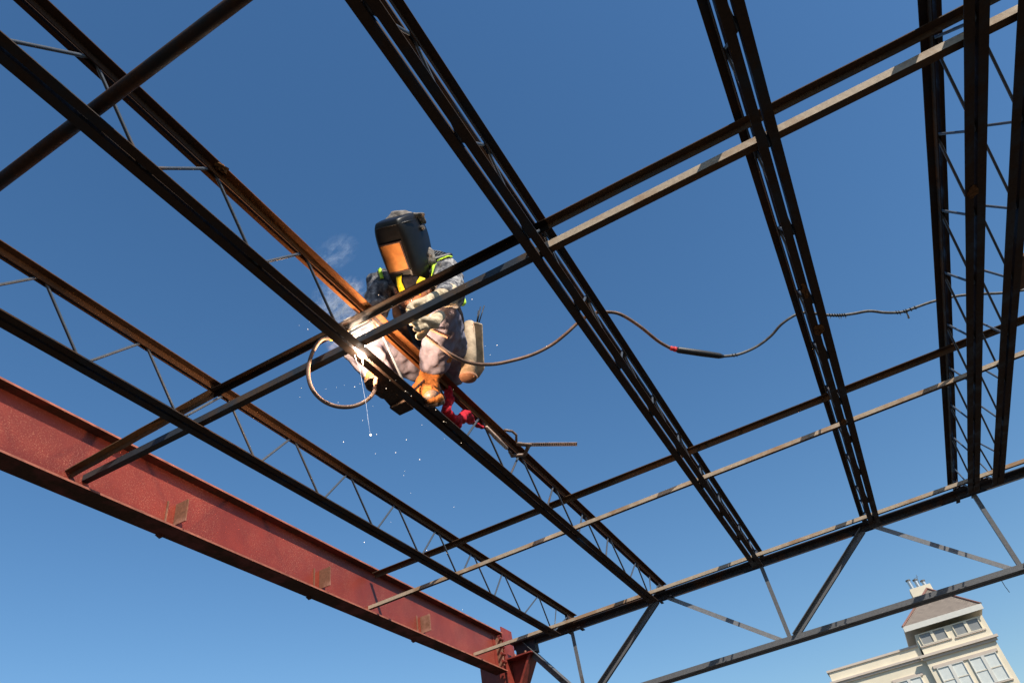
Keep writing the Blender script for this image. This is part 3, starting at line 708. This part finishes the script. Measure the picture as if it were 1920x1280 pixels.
# gloves: palm + five fingers each
def hand(name, wrist, palm, fdir, curl, side, spread=.019, L=.078, r=.0115, cuff=None, thumb=None, mat='glove'):
    """wrist -> palm centre -> knuckles; fdir finger direction, curl direction fingers bend to, side = towards the index finger"""
    mb = MB(); fd = V(fdir).normalized(); cu = V(curl).normalized(); sd = V(side).normalized()
    kn = palm + fd*.038
    mb.capsule(wrist, palm, .042, .048, .66, side=sd); mb.capsule(palm-sd*.018, kn-sd*.024, .033, .025, .7, side=sd); mb.capsule(palm+sd*.018, kn+sd*.024, .033, .025, .7, side=sd)
    for i in range(4):
        o_ = sd*((i-1.5)*-spread); l = L*(.92, 1.06, 1.0, .80)[i]
        p0 = kn + o_; p1 = p0 + (fd*.8+cu*.55).normalized()*l*.45; p2 = p1 + (fd*.05+cu).normalized()*l*.38; p3 = p2 + (-fd*.65+cu*.75).normalized()*l*.30
        mb.capsule(p0, p1, r*1.1, r); mb.capsule(p1, p2, r, r*.95); mb.capsule(p2, p3, r*.95, r*.8)
    t0 = palm + sd*.030 - fd*.018; td = V(thumb).normalized() if thumb else (sd*.6+cu*.8+fd*.2).normalized()
    t1 = t0 + td*.038; t2 = t1 + (td*.5+cu*.5+fd*.5).normalized()*.034
    mb.capsule(t0, t1, .017, .014); mb.capsule(t1, t2, .014, .011)
    if cuff: mb.capsule(wrist, cuff, .048, .070, .9)
    return fused(mb, name, M[mat], W, .0038, 2, .007, .035, 1)
barL = V((0, 2.15, 2.36))
# left hand wraps the lower bar from behind
pL = at(794, 576, y=2.215)
hand('glove', wrL, pL, (-.75,-.45,-.35), (.05,-.45,-.9), (.35,-.55,.6), cuff=elL.lerp(wrL, .42), thumb=(.25,-.1,-.95), spread=.023, L=.095, r=.0145)
mb = MB().capsule(at(796,604,y=2.225), at(812,606,y=2.26), .034, .036, .8); mb.capsule(at(812,606,y=2.26), at(822,594,y=2.30), .036, .036, .8)
for k_, (ax, ay, bx, by, cx_, cy_) in enumerate(((798,600,784,602,779,598), (796,606,783,610,777,607), (797,612,785,618,779,616))):
    mb.capsule(at(ax,ay,y=2.22), at(bx,by,y=2.20), .0155, .014); mb.capsule(at(bx,by,y=2.20), at(cx_,cy_,y=2.165), .014, .0115)
mb.capsule(at(800,616,y=2.24), at(788,630,y=2.26), .020, .024, .5)
fused(mb, 'glove_palm', M['glove'], W, .0038, 2, .006, .035, 1)
# right hand with the electrode holder, in the glare beside the arc
pR = at(658, 612, y=2.30)
hand('glove', wrR, pR, (.62,-.30,-.70), (.55,-.3,-.75), (0,-1,.1), cuff=wrR.lerp(elR, .35))

# boots
def boot(ankle, heel, toe, up, name='boot', cap=False):
    mb = MB(); up = V(up).normalized(); f = (V(toe)-V(heel)).normalized(); sd = f.cross(up).normalized(); up = sd.cross(f)
    mid = V(heel).lerp(V(toe), .55)
    mb.capsule(ankle+ (ankle-heel).normalized()*.10, ankle, .062, .056); mb.capsule(ankle, V(heel)+up*.045+f*.02, .056, .046)
    mb.capsule(V(heel)+up*.045+f*.02, mid+up*.050, .046, .054, .85, side=sd); mb.capsule(mid+up*.048, V(toe)+up*.036-f*.045, .055, .048, .72, side=sd)
    o = fused(mb, name, M['boot'], W, .006, 3, .016, .03, 1)
    # sole outline
    pr = [(-.040,0),(-.046,.10),(-.040,.30),(-.032,.45),(-.046,.68),(-.048,.82),(-.034,.96),(0,1.0),(.034,.96),(.048,.82),(.046,.68),(.034,.45),(.040,.30),(.046,.10),(.040,0),(0,-.03)]
    L = (V(toe)-V(heel)).length; vs = []
    for lv in (0, .020): vs += [V(heel)+f*(t*L)+sd*x*1.2+up*lv for x, t in pr]
    n = len(pr); fs = [(i, (i+1)%n, n+(i+1)%n, n+i) for i in range(n)] + [tuple(range(n-1,-1,-1)), tuple(n+i for i in range(n))]
    s_ = MB().add(vs, fs); hv = [V(heel)+f*(t*L)+sd*x*1.2-up*lv for lv in (0.001,.018) for x, t in [(-.038,0),(-.042,.26),(.042,.26),(.038,0)]]
    s_.add(hv, [(0,1,2,3),(7,6,5,4),(0,4,5,1),(1,5,6,2),(2,6,7,3),(3,7,4,0)])
    s_.build('sole', M['sole'], o, bevel=.003)
    if cap:
        q = V(toe)+up*.040-f*.050; MB().ball(q+up*.012+sd*.012, .044, 14, 10, Matrix((sd, f, up)).transposed() @ Matrix.Diagonal((.95,1,.75))).build('toe_cap', M['toe'], o, True)
    return o
boot(anL+V((0,0,-.02)), at(788, 742, y=2.86), at(822, 762, y=2.70), (.1,-.55,.85), cap=True)
boot(anR, V((-1.655, 2.735, 2.345)), V((-1.655, 2.395, 2.348)), (0,.05,1))
# boot shaft tongue showing at the trouser hem
mb = MB().capsule(at(797,662,y=2.76), at(804,706,y=2.80), .030, .052, .8); mb.capsule(at(804,700,y=2.80), at(806,730,y=2.80), .056, .056)
fused(mb, 'boot_shaft', M['boot'], W, .006, 2, .018, .03, 1)

# electrode holder and rod
eh = empty('electrode_holder', at(640, 618, y=2.19), 'yellow handled electrode holder in the glare at the welder\'s hand', 'electrode holder')
MB().capsule(at(620, 634, y=2.13), at(650, 612, y=2.27), .014, .012).build('handle', M['yellow'], eh, True)
MB().tube([at(650,612,y=2.27), at(656,618,y=2.25), at(662,632,y=2.22)], [.009,.008,.006], 8).build('jaw', M['bolt'], eh, True)
MB().tube([at(662,632,y=2.22), ARC+V((-.004,.01,.02))], .0025, 6).build('electrode', M['bolt'], eh, True)

# tool pouch on the hip with electrodes
tp = empty('tool_pouch', at(885, 712, y=3.0), 'beige canvas tool pouch hanging at the welder\'s hip', 'tool pouch')
pt, pbm = at(880, 606, y=2.93), at(878, 706, y=2.93)
mb = MB().tube([pt, pt.lerp(pbm,.5)+RIGHT*.004, pbm], [.031,.040,.050], 18, False); o = mb.build('tube_pocket', M['canvas'], tp, True)
MB().tube([pt.lerp(pbm,i/8) - pt.normalized()*(.022+.014*i/8) + RIGHT*(.024+.008*i/8) for i in range(9)], .004, 6).build('pocket_seam', M['canvas_in'], tp, True)
md = o.modifiers.new('s', 'SOLIDIFY'); md.thickness = .005
MB().tube([pbm, pbm+(pbm-pt).normalized()*.014], [.053,.047], 18).build('bottom_cap', M['canvas_in'], tp, True)
o3 = at(893, 655, y=3.0); kx = 3.0/ray(893,655).y
pr = [((a_-893)*kx, -(b_-655)*kx) for a_, b_ in ((886,603),(894,604),(904,607),(905,640),(907,676),(908,692),(897,709),(888,711),(886,640))]
o = MB().prism(pr, o3+FWD*.02, o3+FWD*.075, RIGHT, -DOWN, 4).build('bag_body', M['canvas'], tp, True, .006)
o.data.polygons.foreach_set('use_smooth', [False]*len(o.data.polygons))
mb = MB()
d = (pbm-pt).normalized()
for i in range(12): c = pt.lerp(pbm, (i+.5)/12); cc_ = c + (-c).normalized()*(.030+.014*(i+.5)/12) + RIGHT*.016; mb.ball(cc_, .0052, 6, 4)
mb.build('lace_hole', M['rubber'], tp)
mb = MB().tube([at(868,630,y=2.95), at(862,600,y=2.92), at(858,572,y=2.88)], .012, 6); mb.build('hanger', M['rubber'], tp)
for i, (p, q) in enumerate((((895,606),(901,575)), ((897,608),(908,573)), ((894,606),(897,582)))):
    o = MB().tube([at(*p, y=3.04), at(*q, y=3.04)], .0035, 6).build('welding_rod', M['rubber'], None, True)
    tag(o, 'thin dark welding rod sticking up out of the beige tool pouch', 'welding rod', 'welding rods in the tool pouch')

# welding cable: loop below the holder and the long run to the right
def spline(pts, n=8):
    out = []
    P_ = [pts[0]]+list(pts)+[pts[-1]]
    for i in range(1, len(P_)-2):
        for k in range(n):
            t = k/n; a_, b_, c_, d_ = P_[i-1], P_[i], P_[i+1], P_[i+2]
            out.append(.5*((2*b_)+(c_-a_)*t+(2*a_-5*b_+4*c_-d_)*t*t+(3*b_-a_-3*c_+d_)*t**3))
    out.append(P_[-2]); return out
wc = empty('welding_cable', at(785, 622, y=2.4), 'long brown welding cable looping below the arc and running right across the joists', 'cable')
M['cable'] = simple('cable_sheath', (.15,.085,.055), .6, .3, .45, 18); M['cable_g'] = simple('cable_sheath_grey', (.10,.095,.09), .6, .3, .5, 30)
p_ = [at(622,634,y=2.13), at(604,636,y=2.10), at(588,656,y=2.08), at(578,690,y=2.08), at(582,722,y=2.09), at(600,747,y=2.12), at(628,761,y=2.16), at(660,762,y=2.20), at(688,750,y=2.26), at(702,732,y=2.34), at(704,712,y=2.40), at(712,704,y=2.42)]
MB().tube(spline(p_, 6), .0095, 8).build('cable_loop', M['cable'], wc, True)
p_ = [at(782,618,y=2.36), at(800,631,y=2.38), at(825,650,y=2.42), at(850,667,y=2.46), at(880,680,y=2.60), at(920,683,y=2.75), at(960,676,y=2.85), at(1000,664,y=2.92), at(1035,646,y=2.98), at(1062,625,y=3.0), at(1085,604,y=3.02), at(1110,588,z=2.652), at(1140,585,z=2.654), at(1165,590,z=2.63), at(1200,612,z=2.59), at(1235,640,z=2.55), at(1262,655,z=2.53)]
MB().tube(spline(p_, 6), .0095, 8).build('cable_near', M['cable'], wc, True)
q_ = [(1355,668,2.50),(1385,664,2.52),(1418,650,2.55),(1445,630,2.58),(1465,608,2.61),(1490,591,2.64),(1510,586,2.652),(1545,590,2.652),(1575,591,2.63),(1600,588,2.62),(1630,583,2.61),(1660,586,2.61),(1690,585,2.62),(1715,577,2.63),(1740,568,2.64),(1765,561,2.652),(1800,554,2.652),(1840,551,2.652),(1880,549,2.652),(1930,542,2.66),(2000,530,2.66)]
q_ = [at(a_, b_, z=c_) for a_, b_, c_ in q_]
MB().tube(spline(q_, 6), .0085, 8).build('cable_far', M['cable_g'], wc, True)
j0, j1 = at(1272,656,z=2.525), at(1356,668,z=2.50)
sl = MB().tube([j0.lerp(j1,-.05), j0, j0.lerp(j1,.5), j0.lerp(j1,.9), j1], [.012,.019,.020,.018,.010], 12).build('cable_connector', M['rubber'], wc, True)
mb = MB()
for i in range(7): c = at(1259+i*3.2, 653+i*.7, z=2.53); mb.ball(c, (.012+rnd.uniform(0,.006), .013, .014+rnd.uniform(0,.006)), 8, 6)
mb.build('red_tape', simple('red_tape', (.45,.02,.02), .6, .3, .4, 60), wc, True)
def wrap(pix, n, r, ln):
    mb = MB()
    for i in range(n):
        px = pix[0]+(pix[1]-pix[0])*i/max(n-1,1)+rnd.uniform(-1,1); c = None
        best = min(q_s, key=lambda q: abs(((q.dot(RIGHT))/(q.dot(FWD))*FPX+960)-px)); pts = []
        for k in range(9): t = k/8*2*math.pi; pts.append(best+V((0, math.cos(t), math.sin(t)))*r+RIGHT*(k*.0006))
        mb.tube(pts, .0022, 5)
        if rnd.random() < .5: mb.tube([best-V((0,0,r)), best-V((0,0,r+ln))+RIGHT*rnd.uniform(-.006,.006)], .0018, 5)
    return mb
q_s = spline(q_, 6)
wrap((1555,1585), 7, .0115, .016).build('wire_wrap', M['rubber'], wc); wrap((1680,1715), 6, .0115, .012).build('wire_wrap', M['rubber'], wc); wrap((1372,1380), 2, .0115, .014).build('wire_wrap', M['rubber'], wc)
MB().tube([at(1697,582,z=2.62), at(1702,590,z=2.615), at(1704,596,z=2.61)], [.003,.005,.007], 6).build('tape_tail', M['strut'], wc)

# bar clamp on the joist behind the welder
cl = empty('bar_clamp', at(985, 832, z=2.6), 'steel bar clamp with notched bar gripping the joist behind the welder', 'clamp')
M['clamp'] = simple('clamp_steel', (.16,.10,.07), .5, .5, .4, 40); M['clamp_l'] = simple('clamp_bar', (.42,.29,.22), .5, .5, .25, 40)
r0, r1 = at(984,833,z=2.62), at(1082,832,z=2.62); dn = (r1-r0).normalized()
mb = MB().bar(r0, r1, .004, .020, up=-DOWN); mb.build('bar_plate', M['clamp'], cl)
mb = MB(); n = 24
for i in range(n): c = r0.lerp(r1, .15+.85*i/n); mb.bar(c-FWD*.004, c+dn*.0045-FWD*.004, .006, .018, up=-DOWN)
mb.build('notch_teeth', M['clamp_l'], cl)
mb = MB(); up_ = -DOWN
mb.bar(r0+up_*.010-FWD*.002, r1+up_*.010-FWD*.002, .008, .004, up=up_); mb.bar(r0-up_*.011-FWD*.002, r1-up_*.011-FWD*.002, .008, .004, up=up_); mb.build('bar_edge', M['clamp_l'], cl)
mb = MB().capsule(at(972,832,z=2.60), at(994,834,z=2.60), .018, .016, .7); mb.capsule(at(990,838,z=2.59), at(984,852,z=2.585), .014, .012); mb.capsule(at(984,852,z=2.585), at(960,854,z=2.58), .011, .014)
mb.capsule(at(960,854,z=2.58), at(955,846,z=2.58), .012, .010)
fused(mb, 'jaw', M['clamp'], cl, .005, 1)
mb = MB().tube([at(946,806,z=2.66), at(960,808,z=2.67), at(968,815,z=2.67), at(968,828,z=2.65)], .009, 8); mb.build('hook', M['clamp'], cl, True)
mb = MB().tube([at(912,800,z=2.56), at(928,818,z=2.56), at(950,840,z=2.57)], [.010,.016,.012], 8); mb.build('handle', M['clamp_l'], cl, True)

# red knotted sling hanging round the joist
rs = empty('red_sling', at(860, 780, z=2.4), 'crumpled red cloth sling knotted round the joist behind the boot', 'sling')
M['redcloth'] = simple('red_cloth', (.42,.012,.025), .8, .2, .5, 30, .9, bd=.006)
mb = MB()
for a_, b_, r_ in (((838,728,2.62),(842,750,2.50),.020), ((842,750,2.50),(836,768,2.40),.024), ((836,768,2.40),(850,785,2.38),.020), ((850,785,2.38),(864,788,2.42),.026), ((864,788,2.42),(872,774,2.52),.026), ((872,774,2.52),(884,790,2.55),.022), ((864,780,2.45),(860,798,2.38),.018), ((884,790,2.55),(902,800,2.56),.014)):
    mb.capsule(at(a_[0],a_[1],z=a_[2]), at(b_[0],b_[1],z=b_[2]), r_*1.35, r_*1.3, .7)
fused(mb, 'cloth', M['redcloth'], rs, .006, 1, .030, .055, 1)

# smoke
def smoke_mat(dens):
  global m, nt
  m = bpy.data.materials.new('smoke'); m.use_nodes = True; nt = m.node_tree; nt.nodes.remove(nt.nodes['Principled BSDF'])
  pv = nt.nodes.new('ShaderNodeVolumePrincipled'); pv.inputs['Color'].default_value = (.85,.88,.95,1); pv.inputs['Anisotropy'].default_value = .2
  tc = nt.nodes.new('ShaderNodeTexCoord'); v = tc.outputs['Generated']
  n = nt.nodes.new('ShaderNodeTexNoise'); n.inputs['Scale'].default_value = 4.5; n.inputs['Detail'].default_value = 6; n.inputs['Roughness'].default_value = .62; n.inputs['Distortion'].default_value = 1.4; nt.links.new(v, n.inputs['Vector'])
  gr = nt.nodes.new('ShaderNodeTexGradient'); gr.gradient_type = 'SPHERICAL'; mp = nt.nodes.new('ShaderNodeMapping'); mp.vector_type = 'POINT'
  mp.inputs['Location'].default_value = (-1,-1,-1); mp.inputs['Scale'].default_value = (2,2,2); nt.links.new(v, mp.inputs['Vector']); nt.links.new(mp.outputs[0], gr.inputs['Vector'])
  th = ramp(nt, n.outputs['Fac'], [(.50, G3(0)), (.72, G3(1))]); ml = nt.nodes.new('ShaderNodeMath'); ml.operation = 'MULTIPLY'; nt.links.new(th, ml.inputs[0]); nt.links.new(gr.outputs['Fac'], ml.inputs[1])
  m2_ = nt.nodes.new('ShaderNodeMath'); m2_.operation = 'MULTIPLY'; m2_.inputs[1].default_value = dens; nt.links.new(ml.outputs[0], m2_.inputs[0]); nt.links.new(m2_.outputs[0], pv.inputs['Density'])
  nt.links.new(pv.outputs[0], nt.nodes['Material Output'].inputs['Volume'])
  return m
def puff(px, py, y, sx, sz, rot, label, dens):
    mb = MB().ball((0,0,0), 1.0, 16, 10); o = mb.build('smoke', smoke_mat(dens)); o.location = at(px, py, y=y); o.scale = (sx, .12, sz); o.rotation_euler = (math.radians(-35), math.radians(rot), 0)
    tag(o, label, 'smoke', None, 'stuff'); return o
puff(640, 572, 2.34, .20, .20, -40, 'thick glowing smoke between the joist chords right above the weld', 34)
puff(668, 622, 2.26, .17, .20, 0, 'bright fume right at the welding arc, added for the weld glare', 26)  # dense puff added so the arc blooms
puff(622, 560, 2.40, .16, .24, -20, 'thin smoke drifting up from the weld beside the joist', 13)
puff(625, 478, 2.55, .20, .28, -10, 'faint wisp of smoke left of the welding helmet', 5)
#ENDWORKER#
# ------------------------------------------------------------------ camera
cd = bpy.data.cameras.new('camera'); cam = bpy.data.objects.new('camera', cd); COL.objects.link(cam)
cd.sensor_width = 36; cd.lens = 36*FPX/1920; cd.clip_start = .02; cd.clip_end = 6000
mw = Matrix.Identity(4)
for i in range(3):
    mw[i][0] = RIGHT[i]; mw[i][1] = -DOWN[i]; mw[i][2] = -FWD[i]
cam.matrix_world = mw; SC.camera = cam
SC.view_settings.view_transform = 'Standard'; SC.view_settings.look = 'None'; SC.view_settings.gamma = 1; SC.view_settings.exposure = .5
